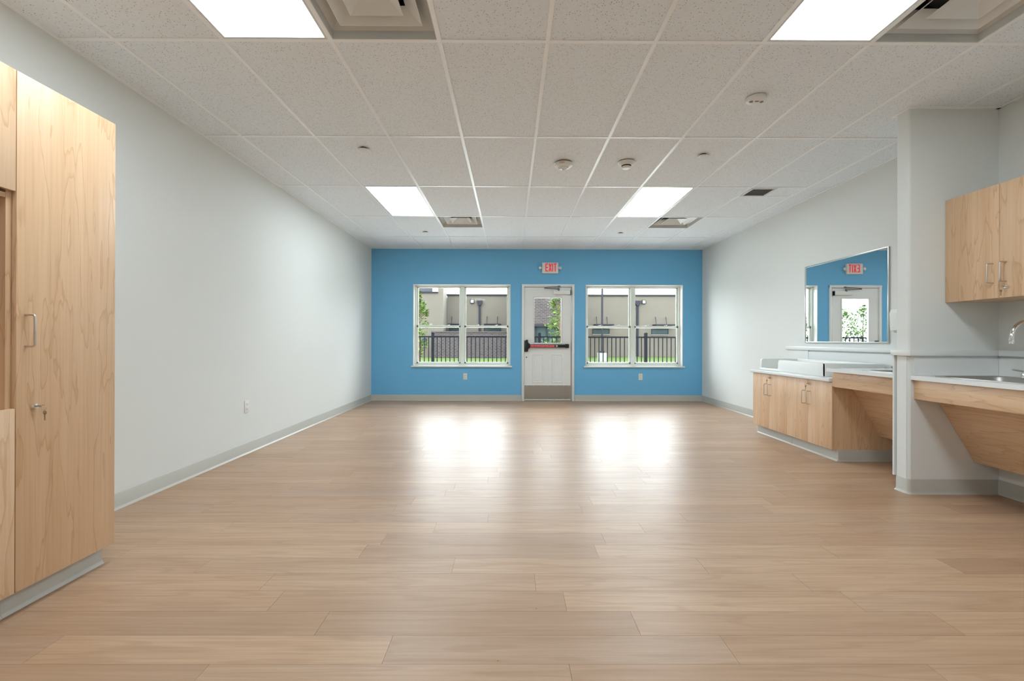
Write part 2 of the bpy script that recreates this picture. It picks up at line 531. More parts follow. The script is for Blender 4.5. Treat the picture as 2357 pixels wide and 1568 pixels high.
# cove base
CP = [(0, 0), (0.015, 0), (0.014, 0.003), (0.0075, 0.009), (0.0045, 0.018), (0.004, 0.102), (0.002, 0.106), (0, 0.106)]
def cove(name, segs, parent=None, m=M_COVE):
    mb = MB()
    for s in segs:
        side, fixed, a, b = s
        if side == '+x': mb.prism([(fixed + d, z) for d, z in CP], 'y', a, b)
        if side == '-x': mb.prism([(fixed - d, z) for d, z in CP], 'y', a, b)
        if side == '+y': mb.prism([(fixed + d, z) for d, z in CP], 'x', a, b)
        if side == '-y': mb.prism([(fixed - d, z) for d, z in CP], 'x', a, b)
    o = mb.build(name, m, parent)
    if parent is None: tag(o, kind='structure')
    return o
cove('baseboard_left', [('+x', XL, 2.28, YB), ('+x', XL, YF, .90)])
cove('baseboard_back', [('-y', YB, XL, 0.206), ('-y', YB, 1.184, XR)])
cove('baseboard_right', [('-x', XR, 5.60, YB), ('-x', XR, PY1, 4.21), ('-x', XR, YF, PY0)])
cove('baseboard_front', [('+y', YF, XL, XR)])
# wing wall base wraps the rounded end
mb = MB()
loops = []
path = [(3.535, PY0), (PX + .018, PY0)] + [(PX + .018 + .018 * math.cos(math.radians(a)), PY0 + .018 + .018 * math.sin(math.radians(a))) for a in (255, 240, 225, 210, 195, 180)]
path += [(PX + .018 + .018 * math.cos(math.radians(a)), PY1 - .018 + .018 * math.sin(math.radians(a))) for a in (180, 165, 150, 135, 120, 105, 90)] + [(3.535, PY1)]
nrm = [(0, -1), (0, -1)] + [(math.cos(math.radians(a)), math.sin(math.radians(a))) for a in (255, 240, 225, 210, 195, 180)] + [(math.cos(math.radians(a)), math.sin(math.radians(a))) for a in (180, 165, 150, 135, 120, 105, 90)] + [(0, 1)]
mb.loops([[(p[0] + n[0] * d, p[1] + n[1] * d, z) for d, z in CP] for p, n in zip(path, nrm)], True, True)
tag(mb.build('baseboard_partition', M_COVE), kind='structure')

# wall cap ledges
LZ0, LZ1 = 1.0, 1.042
o = MB().box(XR - .028, XR, PY1 + .03, 5.845, LZ0, LZ1).build('trim_1', M_PANEL, bevel=.003); tag(o, kind='structure')
mb = MB().prism([(3.535, PY0 - .026), (PX - .012, PY0 - .026), (PX - .026, PY0 - .012), (PX - .026, PY1 + .016), (PX - .012, PY1 + .03), (3.535, PY1 + .03)], 'z', LZ0, LZ1)
o = mb.build('trim_2', M_PANEL, bevel=.003); tag(o, kind='structure')
o = MB().box(XR - .028, XR, 1.7, PY0 - .026, LZ0, LZ1).build('trim_3', M_PANEL, bevel=.003); tag(o, kind='structure')

# ------------------------------------------------------------------ ceiling
ceil = thing('ceiling', (0, 2.6, H), kind='structure')
MB().box(XL - .2, XR + .2, YF - .2, YB + .2, 3.0, 3.1).build('plenum_deck', M_PLENUM, ceil, smooth=0)
CX = [XL] + [round(-2.234 + .61 * i, 3) for i in range(10)] + [XR]
CY = [YF] + [round(7.474 - 1.22 * i, 3) for i in range(8, -1, -1)] + [YB]
TW = 0.012                                      # half flange
lights, diffs = [], []
skip = {}
for cy in (5.034, 1.374, -2.286):
    for cx in (-1.624, 1.426): skip[(cx, cy)] = 'light'
for cy, half in ((6.254, 0), (1.374, 1)):
    for cx in (-1.014, 2.036): skip[(cx, cy)] = ('diff', half)
skip[(2.646, 5.034)] = 'grille'
tile_cache = {}
def tile(x0, x1, y0, y1):
    key = (round(x1 - x0, 3), round(y1 - y0, 3))
    cx, cy = (x0 + x1) / 2, (y0 + y1) / 2
    if key not in tile_cache:
        hx, hy = key[0] / 2 - .0035, key[1] / 2 - .0035
        tile_cache[key] = MB().box(-hx, hx, -hy, hy, 0.0045, 0.02).mesh('ceiling_tile', M_TILE, smooth=0)
    o = link('ceiling_tile', tile_cache[key], ceil, WLOC['ceiling'])
    o.location = Vector((cx, cy, H)) - WLOC['ceiling']
for i in range(len(CX) - 1):
    for j in range(len(CY) - 1):
        x0, x1, y0, y1 = CX[i], CX[i + 1], CY[j], CY[j + 1]
        s = skip.get((x0, y0))
        if s == 'light': lights.append((x0, y0)); continue
        if s == 'grille':
            tile(x0 + .305, x1, y0, y0 + .305); tile(x0, x1, y0 + .305, y1); continue
        if s:
            ym = y0 + .61
            if s[1] == 0: diffs.append((x0, y0)); tile(x0, x1, ym, y1)
            else: diffs.append((x0, ym)); tile(x0, x1, y0, ym)
            continue
        tile(x0, x1, y0, y1)
def tee(x0, x1, y0, y1, nm):
    MB().box(x0, x1, y0, y1, H, H + .0075).build(nm, M_TEE, ceil, smooth=0)
for yy in CY[1:-1]: tee(XL, XR, yy - TW, yy + TW, 'main_tee')
ct_cache = {}
for xx in CX[1:-1]:
    for j in range(len(CY) - 1):
        y0, y1 = CY[j] + (TW if j else 0), CY[j + 1] - (TW if j < len(CY) - 2 else 0)
        key = round(y1 - y0, 3)
        if key not in ct_cache:
            ct_cache[key] = MB().box(-TW, TW, -key / 2, key / 2, -0.0006, 0.007).mesh('cross_tee', M_TEE, smooth=0)
        o = link('cross_tee', ct_cache[key], ceil, WLOC['ceiling'])
        o.location = Vector((xx, (y0 + y1) / 2, H)) - WLOC['ceiling']
for (x0, yd) in diffs:
    ym = yd + .61 if yd > 3 else yd
    tee(x0 + TW, x0 + .61 - TW, ym - TW, ym + TW, 'cross_tee')
tee(2.646 + TW, 3.256 - TW, 5.339 - .006, 5.339 + .006, 'cross_tee')
tee(2.951 - .006, 2.951 + .006, 5.034 + TW, 5.333, 'cross_tee')
# wall angle
for a in ((XL, XL + .022, YF, YB), (XR - .022, XR, YF, PY0), (XR - .022, XR, PY1, YB), (XL, XR, YB - .022, YB), (XL, XR, YF, YF + .022),
          (PX - .022, XR, PY0 - .022, PY0), (PX - .022, XR, PY1, PY1 + .022), (PX - .022, PX, PY0, PY1)):
    MB().box(a[0], a[1], a[2], a[3], H - .0012, H + .006).build('wall_angle', M_TEE, ceil, smooth=0)

# light panels
def frame_rect(mb, x0, x1, y0, y1, z0, z1, w):
    mb.box(x0, x1, y0, y0 + w, z0, z1); mb.box(x0, x1, y1 - w, y1, z0, z1)
    mb.box(x0, x0 + w, y0 + w, y1 - w, z0, z1); mb.box(x1 - w, x1, y0 + w, y1 - w, z0, z1)
    return mb
LN = {(-1.624, 5.034): 'white glowing ceiling light panel nearer the blue wall, on the left',
      (1.426, 5.034): 'white glowing ceiling light panel nearer the blue wall, on the right',
      (-1.624, 1.374): 'large glowing ceiling light panel cut by the top edge, on the left',
      (1.426, 1.374): 'large glowing ceiling light panel cut by the top edge, on the right',
      (-1.624, -2.286): 'ceiling light panel behind the viewer on the cabinet side',
      (1.426, -2.286): 'ceiling light panel behind the viewer on the sink side'}
proto = None
for (x0, y0) in lights:
    c = (x0 + .305, y0 + .61, H)
    if proto is None:
        proto = thing('ceiling_light', c, LN[(x0, y0)], 'ceiling light', 'flat light panels set in the ceiling grid')
        mb = MB(); frame_rect(mb, x0 + .013, x0 + .597, y0 + .013, y0 + 1.207, H + .001, H + .07, .014)
        mb.build('frame', M_METALW, proto, smooth=0)
        MB().box(x0 + .026, x0 + .584, y0 + .026, y0 + 1.194, H + .008, H + .012).build('diffuser', M_PANE_L, proto, smooth=0)
        MB().box(x0 + .02, x0 + .59, y0 + .02, y0 + 1.2, H + .065, H + .075).build('housing', M_METALW, proto, smooth=0)
    else:
        copy_tree(proto, c, LN[(x0, y0)])

# air diffusers
def sq_skirt(mb, cx, cy, a, za, b, zb, t=.002):
    """square conical skirt, closed thin shell"""
    def L(h, z): return [(cx - h, cy - h, z), (cx + h, cy - h, z), (cx + h, cy + h, z), (cx - h, cy + h, z)]
    ls = [L(a, za), L(b, zb), L(b - t, zb + t * .3), L(a - t * 1.6, za + .0005), L(a, za)]
    mb.loops(ls)
DN = {(-1.014, 6.254): 'small-looking white louvred air diffuser near the blue wall, left of the exit sign',
      (2.036, 6.254): 'small-looking white louvred air diffuser near the blue wall, right of the exit sign',
      (-1.014, 1.984): 'large square air diffuser at the top edge beside the left light panel',
      (2.036, 1.984): 'large square air diffuser at the top right beside the light panel'}
proto = None
for (x0, y0) in diffs:
    c = (x0 + .305, y0 + .305, H)
    if proto is None:
        proto = thing('air_diffuser', c, DN[(x0, y0)], 'air vent', 'square ceiling air diffusers')
        cx, cy = c[0], c[1]
        mb = MB(); sq_skirt(mb, cx, cy, .293, H + .001, .291, H + .047)
        mb.build('frame', M_METALW, proto, smooth=0)
        mb = MB(); sq_skirt(mb, cx, cy, .291, H + .047, .2, H + .115); mb.build('outer_skirt', M_METALW, proto, smooth=0)
        mb = MB(); sq_skirt(mb, cx, cy, .225, H + .030, .150, H + .085); mb.build('louvre_ring', M_METALW, proto, smooth=0)
        mb = MB(); sq_skirt(mb, cx, cy, .140, H + .026, .055, H + .078)
        mb.box(cx - .056, cx + .056, cy - .056, cy + .056, H + .077, H + .08)
        mb.build('centre_cone', M_METALW, proto, smooth=0)
        mb = MB(); mb.lathe([(.19, 0), (.19, .08), (.0, .08)], (cx, cy, H + .112))
        mb.build('duct_collar', M_DARK, proto)
    else:
        copy_tree(proto, c, DN[(x0, y0)])

# small grey return grille (hangs a little crooked)
g = thing('return_grille', (2.80, 5.185, H), 'small square grey return grille in white frame, ceiling near mirror wall', 'air vent')
x0, x1, y0, y1 = 2.662, 2.942, 5.05, 5.325
mb = MB(); frame_rect(mb, x0, x1, y0, y1, H - .006, H + .006, .022); mb.build('frame', M_METALW, g, bevel=.002)
MB().box(x0 + .02, x1 - .02, y0 + .02, y1 - .02, H + .03, H + .034).build('back_plate', M_GREYG, g, smooth=0)
for k in range(9):
    yy = y0 + .035 + k * .0255
    MB().prism([(yy, H - .003), (yy + .003, H - .003), (yy + .02, H + .018), (yy + .017, H + .018)], 'x', x0 + .022, x1 - .022).build('slat', M_GREYG, g, smooth=0)

# sprinkler covers
SP = [((-1.294, 4.05), 'flat white sprinkler disc in front of the left far light panel'),
      ((1.743, 4.16), 'flat white sprinkler disc in front of the right far light panel'),
      ((-1.32, 7.15), 'tiny flat sprinkler disc beside the left far air diffuser'),
      ((1.72, 7.18), 'tiny flat sprinkler disc beside the right far air diffuser')]
proto = None
for (x, y), lb in SP:
    if proto is None:
        proto = thing('sprinkler_cover', (x, y, H - .014), lb, 'sprinkler', 'concealed sprinkler covers on the ceiling')
        MB().lathe([(.0, 0), (.040, 0), (.044, .002), (.045, .005), (.04, .006), (0, .006)], (x, y, H - .014), seg=28).build('cover_plate', M_PLAST, proto)
        MB().lathe([(.028, .005), (.03, .019)], (x, y, H - .014), seg=20).build('cup', M_DARK, proto)
    else:
        copy_tree(proto, (x, y, H - .014), lb)

# fire alarm, smoke detector, occupancy sensor
fx, fy = 0.50, 4.36
t = thing('fire_alarm', (fx, fy, H - .06), 'round white ceiling fire alarm with red FIRE lettering', 'fire alarm')
MB().lathe([(.074, .052), (.086, .052), (.080, .05), (.080, .046), (.084, .042), (.082, .028), (.060, .018), (.0, .016)], (fx, fy, H - .06), seg=36).build('housing', M_PLAST, t)
MB().lathe([(.079, .052), (.079, .0605)], (fx, fy, H - .06), seg=36).build('shadow_gap_ring', M_LENSG, t)  # grey ring painted in as the shadow line between alarm and ceiling
MB().lathe([(.05, .018), (.045, .006), (.028, .002), (0, .002)], (fx, fy, H - .06), seg=28).build('speaker_dome', M_METALW, t)
MB().lathe([(.014, .004), (.012, -.006), (.006, -.011), (0, -.011)], (fx, fy, H - .06), seg=16).build('strobe_lens', M_PLAST, t)
def wrapf(co, cx=fx, cy=fy, R=.0845, a0=-1.83, zc=H - .025):
    a = a0 + co.x / R
    return (cx + R * math.cos(a), cy + R * math.sin(a), zc + co.y)
text_mesh('FIRE', .024, 'lettering', M_RED, wrapf, parent=t, space=1.15)
sx, sy = 1.09, 4.33
t = thing('smoke_detector', (sx, sy, H - .065), 'white cone-shaped smoke detector beside the fire alarm', 'smoke detector')
MB().lathe([(.07, .061), (.08, .06), (.076, .055), (.062, .040), (.052, .030)], (sx, sy, H - .065), seg=36).build('base', M_PLAST, t)
MB().lathe([(.072, .06), (.072, .0655)], (sx, sy, H - .065), seg=36).build('shadow_gap_ring', M_LENSG, t)
MB().lathe([(.046, .032), (.044, .026), (.044, .022)], (sx, sy, H - .065), seg=28).build('sensing_chamber', M_DARK, t)
MB().lathe([(.03, .022), (.042, .021), (.043, .014), (.034, .004), (.0, .002)], (sx, sy, H - .065), seg=28).build('cap', M_PLAST, t)
ox, oy = 1.70, 3.18
t = thing('occupancy_sensor', (ox, oy, H - .03), 'flat oval white ceiling sensor with grey lenses, in front of sprinkler', 'sensor')
MB().lathe([(.064, .03), (.066, .026), (.064, .012), (.052, .003), (0, 0)], (ox, oy, H - .03), seg=36).build('housing', M_PLAST, t)
for dx in (-.036, .036):
    MB().lathe([(.012, .006), (.012, -.001), (0, -.003)], (ox + dx, oy - .004, H - .03), seg=18).build('lens', M_LENSG, t)
MB().box(ox - .012, ox + .012, oy - .018, oy - .006, H - .0315, H - .028).build('window', M_LENSG, t)

# ------------------------------------------------------------------ windows and door
def make_window(name, x0, x1):
    w = thing(name, ((x0 + x1) / 2, YB, WZ0), kind='structure')
    YG = YB + .115
    t_ = .012
    mb = MB()                                     # white returns lining the opening
    mb.box(x0, x0 + t_, YB - .004, YG, WZ0, WZ1); mb.box(x1 - t_, x1, YB - .004, YG, WZ0, WZ1)
    mb.box(x0 + t_, x1 - t_, YB - .004, YG, WZ1 - t_, WZ1)
    mb.build('return_lining', M_TRIMW, w, smooth=0)
    MB().box(x0 - .03, x1 + .03, YB - .035, YG, WZ0 - .022, WZ0 + .006).build('sill', M_TRIMW, w, bevel=.004)
    fr = .038
    xm = (x0 + x1) / 2
    mb = MB()                                     # fixed outer frame with centre mullion
    frame_rect(mb, x0, x1, 0, 1, 0, 1, fr)
    mb = MB()
    yA, yB_ = YG, YG + .075
    mb.box(x0, x1, yA, yB_, WZ0, WZ0 + fr); mb.box(x0, x1, yA, yB_, WZ1 - fr + .004, WZ1)
    mb.box(x0, x0 + fr, yA, yB_, WZ0 + fr, WZ1 - fr + .004); mb.box(x1 - fr, x1, yA, yB_, WZ0 + fr, WZ1 - fr + .004)
    mb.box(xm - .034, xm + .034, yA - .006, yB_, WZ0 + fr, WZ1 - fr + .004)
    mb.build('frame', M_VINYL, w, bevel=.003)
    for (a, b) in ((x0 + fr, xm - .034), (xm + .034, x1 - fr)):
        zmid = 1.366
        for upper in (1, 0):
            ys0 = YG + (.042 if upper else .012); ys1 = ys0 + .026
            z0 = zmid - .020 if upper else WZ0 + fr
            z1 = WZ1 - fr + .004 if upper else zmid + .020
            r = .030
            mb = MB()
            mb.box(a, b, ys0, ys1, z0, z0 + (.034 if upper else .030)); mb.box(a, b, ys0, ys1, z1 - (.016 if upper else .036), z1)
            mb.box(a, a + r, ys0, ys1, z0, z1); mb.box(b - r, b, ys0, ys1, z0, z1)
            s = mb.build('sash', M_VINYL, w, bevel=.003)
            MB().box(a + r - .004, b - r + .004, ys0 + .011, ys0 + .015, z0 + .02, z1 - .012).build('pane', M_GLASS, s, smooth=0)
            if not upper:
                for xx in (a + (b - a) * .3, a + (b - a) * .72):
                    MB().box(xx - .022, xx + .022, ys0 + .004, ys1 + .012, z1, z1 + .010).tube([(xx, ys0 + .008, z1 + .012), (xx + .03, ys0 - .004, z1 + .014)], .004, 8).build('latch', M_VINYL, s)
    return w
make_window('window_1', *W2L)
make_window('window_2', *W2R)

d = thing('door_1', (0.69, YB, 0), kind='structure')
LX0, LX1, LZ = 0.262, 1.112, 2.085
mb = MB()
pf = [(0.2085, YB - .018), (0.224, YB - .030), (0.250, YB - .026), (0.2585, YB - .008), (0.2585, YB + .16), (0.235, YB + .16), (0.235, YB), (0.2085, YB)]
mb.prism(pf, 'z', 0, 2.135)
mb.prism([(0.2585 + 1.129 - p[0], p[1]) for p in pf], 'z', 0, 2.135)
# head: same section turned
hd = [(YB - .018, 2.145), (YB - .030, 2.131), (YB - .026, 2.104), (YB - .008, 2.092), (YB + .16, 2.092), (YB + .16, 2.125), (YB, 2.125), (YB, 2.145)]
mb.prism(hd, 'x', 0.2085, 1.179)
mb.box(.25, .276, YB + .052, YB + .07, 0, 2.1); mb.box(1.098, 1.135, YB + .052, YB + .07, 0, 2.1); mb.box(.276, 1.098, YB + .052, YB + .07, 2.068, 2.1)
mb.build('frame', M_DOOR, d, bevel=.002)
MB().box(LX0, 1.128, YB - .035, YB + .15, 0, .014).build('threshold', M_KICK, d, bevel=.002)
YL = YB + .004
PX0, PX1, PZ0, PZ1 = 0.438, 0.936, 1.060, 1.896
mb = MB()
mb.box(LX0, PX0, YL, YL + .044, .016, LZ); mb.box(PX1, LX1, YL, YL + .044, .016, LZ)
mb.box(PX0, PX1, YL, YL + .044, .016, PZ0); mb.box(PX0, PX1, YL, YL + .044, PZ1, LZ)
leaf = mb.build('leaf', M_DOOR, d, smooth=0)
mb = MB()
mb.box(PX0 - .016, PX0 + .004, YL - .010, YL + .03, PZ0 - .016, PZ1 + .016); mb.box(PX1 - .004, PX1 + .016, YL - .010, YL + .03, PZ0 - .016, PZ1 + .016)
mb.box(PX0 + .004, PX1 - .004, YL - .010, YL + .03, PZ0 - .016, PZ0 + .004); mb.box(PX0 + .004, PX1 - .004, YL - .010, YL + .03, PZ1 - .004, PZ1 + .016)
mb.build('glazing_bead', M_TRIMW, leaf, bevel=.003)
MB().box(PX0, PX1, YL + .018, YL + .024, PZ0, PZ1).build('pane', M_GLASS, leaf, smooth=0)
for (a, b) in ((0.404, 0.612), (0.764, 0.972)):
    mb = MB()
    def RL(i, yy): return [(a + i, yy, .325 + i), (b - i, yy, .325 + i), (b - i, yy, .865 - i), (a + i, yy, .865 - i)]
    mb.loops([RL(0, YL + .001), RL(.008, YL - .006), RL(.022, YL - .006), RL(.034, YL + .0005), RL(.045, YL - .0045), RL(.046, YL - .0045)], False, True)
    mb.build('embossed_panel', M_DOOR, leaf, smooth=0.2)
MB().box(LX0 + .002, LX1 - .004, YL - .0025, YL, .03, .283).build('kick_plate', M_KICK, leaf, smooth=0)
for xx in (0.30, 0.44, 0.58, 0.70, 0.84, 0.985, 1.08):
    for zz in (.045, .268):
        MB().lathe([(.006, 0), (.005, -.002), (0, -.003)], (xx, YL - .0025, zz), 'y', 10).build('screw', M_STEEL, leaf)
MB().lathe([(.011, 0), (.010, -.004), (0, -.004)], (0.300, YL, .80), 'y', 16).build('lock_cylinder', M_DARK, leaf)
# continuous hinge on the jamb side
MB().box(LX1 + .002, LX1 + .014, YL - .008, YL + .03, .02, 1.93).build('continuous_hinge', M_STEEL, d, bevel=.003)
# closer
cl = MB().box(0.785, 1.098, YL - .055, YL, 1.957, 2.030).build('door_closer', M_DOOR, d, bevel=.004)
MB().box(1.0985, 1.108, YL - .056, YL, 1.950, 2.033).build('end_cap', M_BLACK, cl, bevel=.002)
mb = MB().tube([(0.885, YL - .045, 2.058), (0.628, YL - .075, 2.064)], .0075, 10)
mb.lathe([(.014, -.008), (.014, .008)], (0.632, YL - .074, 2.064), 'z', 14)
mb.build('arm', M_ARM, cl)
mb = MB().tube([(0.628, YL - .075, 2.075), (0.895, YL - .03, 2.100)], .0065, 10)
mb.box(0.872, 0.918, YL - .034, YL - .018, 2.088, 2.116)
mb.lathe([(.017, -.03), (.017, .02)], (0.885, YL - .045, 2.05), 'z', 14)
mb.build('forearm', M_ARM, cl)
# exit bar
eb = MB().prism([(YL - .010, .980), (YL - .050, .984), (YL - .058, .996), (YL - .058, 1.022), (YL - .050, 1.034), (YL - .010, 1.038)], 'x', 0.352, 1.05).build('exit_bar', M_BLACK, d, bevel=.002)
mb = MB().box(.284, .326, YL - .045, YL, .905, 1.122)
mb.prism([(.32, .945), (.355, .972), (.368, .980), (.368, 1.040), (.355, 1.048), (.32, 1.078)], 'y', YL - .062, YL)
mb.build('latch_head', M_BLACK, eb, bevel=.005)
MB().box(1.006, 1.075, YL - .064, YL, .974, 1.046).build('end_cap', M_BLACK, eb, bevel=.005)
MB().box(0.263, 0.276, YL - .03, YL, .90, 1.11).build('strike', M_BLACK, eb, bevel=.003)
MB().box(0.368, 0.812, YL - .0595, YL - .056, .985, 1.033).build('red_band', M_RED, eb, smooth=0)
text_mesh('PUSH TO OPEN ALARM WILL SOUND', .030, 'lettering', M_PRINTW, lambda c: (.589 + c.x * .86, YL - .0600, 1.009 + c.y), parent=eb)
mb = MB().lathe([(.019, 0), (.019, -.002), (.014, -.002), (.014, 0)], (.850, YL - .058, 1.009), 'y', 24)
mb.box(.841, .859, YL - .0598, YL - .058, 1.006, 1.012)
mb.build('key_ring_mark', M_PRINTW, eb)

# ------------------------------------------------------------------ exit sign
ex, ez = 0.729, 2.44
s = thing('exit_sign', (ex, YB, ez - .10), 'white EXIT sign with red letters and two lamp heads above door', 'exit sign')
MB().box(ex - .148, ex + .148, YB - .045, YB, ez - .098, ez + .098).build('body', M_PLAST, s, bevel=.005)
def letter(mb, kind, x, w, z0, z1, y0, y1, t_):
    zm = (z0 + z1) / 2
    if kind == 'E':
        mb.box(x, x + t_, y0, y1, z0, z1)
        for a, b in ((z0, z0 + t_), (zm - t_ / 2, zm + t_ / 2), (z1 - t_, z1)): mb.box(x + t_, x + w, y0, y1, a, b)
    elif kind == 'X':
        h = t_ * 1.05
        mb.prism([(x, z0), (x + h, z0), (x + w, z1), (x + w - h, z1)], 'y', y0, y1)
        mb.prism([(x + w - h, z0), (x + w, z0), (x + h, z1), (x, z1)], 'y', y0 - .0003, y1)
    elif kind == 'I': mb.box(x, x + t_, y0, y1, z0, z1)
    elif kind == 'T':
        mb.box(x, x + w, y0, y1, z1 - t_, z1); mb.box(x + w / 2 - t_ / 2, x + w / 2 + t_ / 2, y0, y1, z0, z1 - t_)
mb = MB()
for k, x, w in (('E', -.090, .048), ('X', -.030, .056), ('I', .036, .022), ('T', .066, .048)):
    letter(mb, k, ex + x, w, ez - .066, ez + .080, YB - .0468, YB - .044, .0175)
mb.build('lettering', M_REDLED, s, smooth=0)
for sg in (-1, 1):
    x = ex + sg * .182
    mb = MB().lathe([(.018, .0), (.026, -.012), (.030, -.032), (.028, -.036), (.022, -.034)], (x, YB - .012, ez), 'y', 22)
    mb.tube([(ex + sg * .145, YB - .02, ez), (x, YB - .02, ez)], .009, 10)
    h = mb.build('lamp_head', M_METALW, s)
    MB().lathe([(.022, 0), (.012, -.004), (0, -.005)], (x, YB - .0455, ez), 'y', 20).build('lens', M_CHROME, h)
    MB().lathe([(.008, 0), (.006, -.008), (0, -.010)], (x, YB - .0475, ez), 'y', 12).build('bulb', M_PLAST, h)

# ------------------------------------------------------------------ outlets
def outlet(loc, axis, label):
    x, y, z = loc
    t = thing('wall_outlet', (x, y, z - .058), label, 'outlet', 'white duplex wall outlets')
    def bx(u0, u1, z0, z1, d0, d1):
        mb = MB()
        if axis == 'x': mb.box(x + d0, x + d1, y + u0, y + u1, z + z0, z + z1)
        else: mb.box(x + u0, x + u1, y - d1, y - d0, z + z0, z + z1)
        return mb
    bx(-.036, .036, -.058, .058, 0, .006).build('cover_plate', M_PLAST, t, bevel=.002)
    for zc in (-.022, .022):
        r = bx(-.0165, .0165, zc - .014, zc + .014, .005, .008).build('receptacle', M_PLAST, t, bevel=.003)
        for u in (-.007, .007): bx(u - .0016, u + .0016, zc - .003, zc + .006, .0078, .0083).build('slot', M_DARK, r, smooth=0)
        bx(-.0025, .0025, zc - .010, zc - .006, .0078, .0083).build('slot', M_DARK, r, smooth=0)
outlet((XL, 4.461, .459), 'x', 'white duplex outlet low on the plain white wall')
outlet((-0.827, YB, .445), 'y', 'white duplex outlet on blue wall under the window left of door')
outlet((2.40, YB, .445), 'y', 'white duplex outlet on blue wall under the window right of door')

# ------------------------------------------------------------------ cabinet hardware
def handle(parent, x, y, z0, z1, out):
    """wire pull on a door facing out (+1 or -1 along x)"""
    d_, r = .040 * out, .010
    pts = [(x, y, z0)]
    pts.append((x + d_ - r * out, y, z0))
    for k in range(1, 5):
        a = math.radians(90 * k / 4)
        pts.append((x + d_ - r * out + r * out * math.sin(a), y, z0 + r - r * math.cos(a)))
    for k in range(0, 5):
        a = math.radians(90 * k / 4)
        pts.append((x + d_ - r * out + r * out * math.cos(a), y, z1 - r + r * math.sin(a)))
    pts.append((x, y, z1))
    return MB().tube(pts, .0042, 10).build('handle', M_NICKEL, parent)
def lock(parent, x, y, z, out, sway=0.0):
    MB().lathe([(.0125, 0), (.0125, .004 * out), (.010, .010 * out), (.010, .014 * out), (0, .015 * out)], (x, y, z), 'x', 20).build('lock', M_CHROME, parent)
    xo = x + .014 * out
    mb = MB().box(min(xo, xo + .020 * out), max(xo, xo + .020 * out), y - .001, y + .001, z - .004, z + .004)
    ring = [(xo + .027 * out + .010 * math.cos(a) * out, y + sway * .5, z - .005 + .010 * math.sin(a)) for a in [2 * math.pi * k / 16 for k in range(17)]]
    mb.tube(ring, .0012, 6)
    kx, ky = xo + .030 * out, y + sway
    mb.lathe([(.0085, -.0008), (.0085, .0008)], (kx, ky, z - .026), 'y', 14)
    mb.box(kx - .003, kx + .003, ky - .0008, ky + .0008, z - .058, z - .03)
    mb.build('key', M_KEY, parent)

# ------------------------------------------------------------------ tall cabinets on the left
FX = -1.95
YE = 2.275; YS = 1.82
ZT = 2.164
t = thing('tall_cabinet', (-2.26, 2.05, 0), 'tall maple storage cabinet with long door, end of the run', 'cabinet')
mb = MB()
mb.box(XL + .002, FX - .021, YE - .019, YE, .10, ZT); mb.box(XL + .002, FX - .021, YS + .0005, YS + .019, .10, ZT)
mb.box(XL + .002, FX - .021, YS + .019, YE - .019, ZT - .019, ZT); mb.box(XL + .002, FX - .021, YS + .019, YE - .019, .10, .119)
mb.box(XL + .002, XL + .006, YS + .019, YE - .019, .119, ZT - .019)
mb.build('carcass', M_WOODV, t, smooth=0)
dr = MB().box(FX - .0195, FX, YS + .0018, YE, .10, ZT).build('door', M_WOODV, t, bevel=.0012)
handle(dr, FX, 1.855, 1.073, 1.200, 1)
lock(dr, FX, 1.887, .828, 1, .004)
MB().box(XL + .006, -2.012, YS + .0005, YE - .002, 0, .10).build('toe_kick', M_COVE, t, smooth=0)
cove('toe_base', [('+x', -2.012, YS + .0005, YE - .002)], t)
t = thing('open_shelf_cabinet', (-2.26, 1.36, 0), 'maple cabinet with open niche, at the left picture edge', 'cabinet')
YN = 0.905
mb = MB()
mb.box(XL + .002, FX - .021, YS - .019, YS - .0005, .10, ZT); mb.box(XL + .002, FX - .021, YN, YN + .019, .10, ZT)
mb.box(XL + .002, FX - .021, YN + .019, YS - .019, ZT - .019, ZT); mb.box(XL + .002, FX - .021, YN + .019, YS - .019, .10, .119)
mb.box(XL + .002, XL + .006, YN + .019, YS - .019, .119, ZT - .019)
mb.build('carcass', M_WOODI, t, smooth=0)
for zz in (.822, 1.675): MB().box(XL + .006, FX - .022, YN + .019, YS - .019, zz - .019, zz).build('shelf', M_WOODY, t, smooth=0)
for (z0, z1) in ((.10, .828), (1.685, ZT)):
    for (a, b) in ((YN, 1.3615), (1.3635, YS - .0018)):
        o = MB().box(FX - .0195, FX, a, b, z0, z1).build('door', M_WOODV, t, bevel=.0012)
        yy = 1.325 if a < 1 else 1.40
        handle(o, FX, yy, (z1 - .20) if z0 < 1 else z0 + .07, (z1 - .073) if z0 < 1 else z0 + .197, 1)
MB().box(XL + .006, -2.012, YN, YS - .0005, 0, .10).build('toe_kick', M_COVE, t, smooth=0)
cove('toe_base', [('+x', -2.012, YN, YS - .0005)], t)

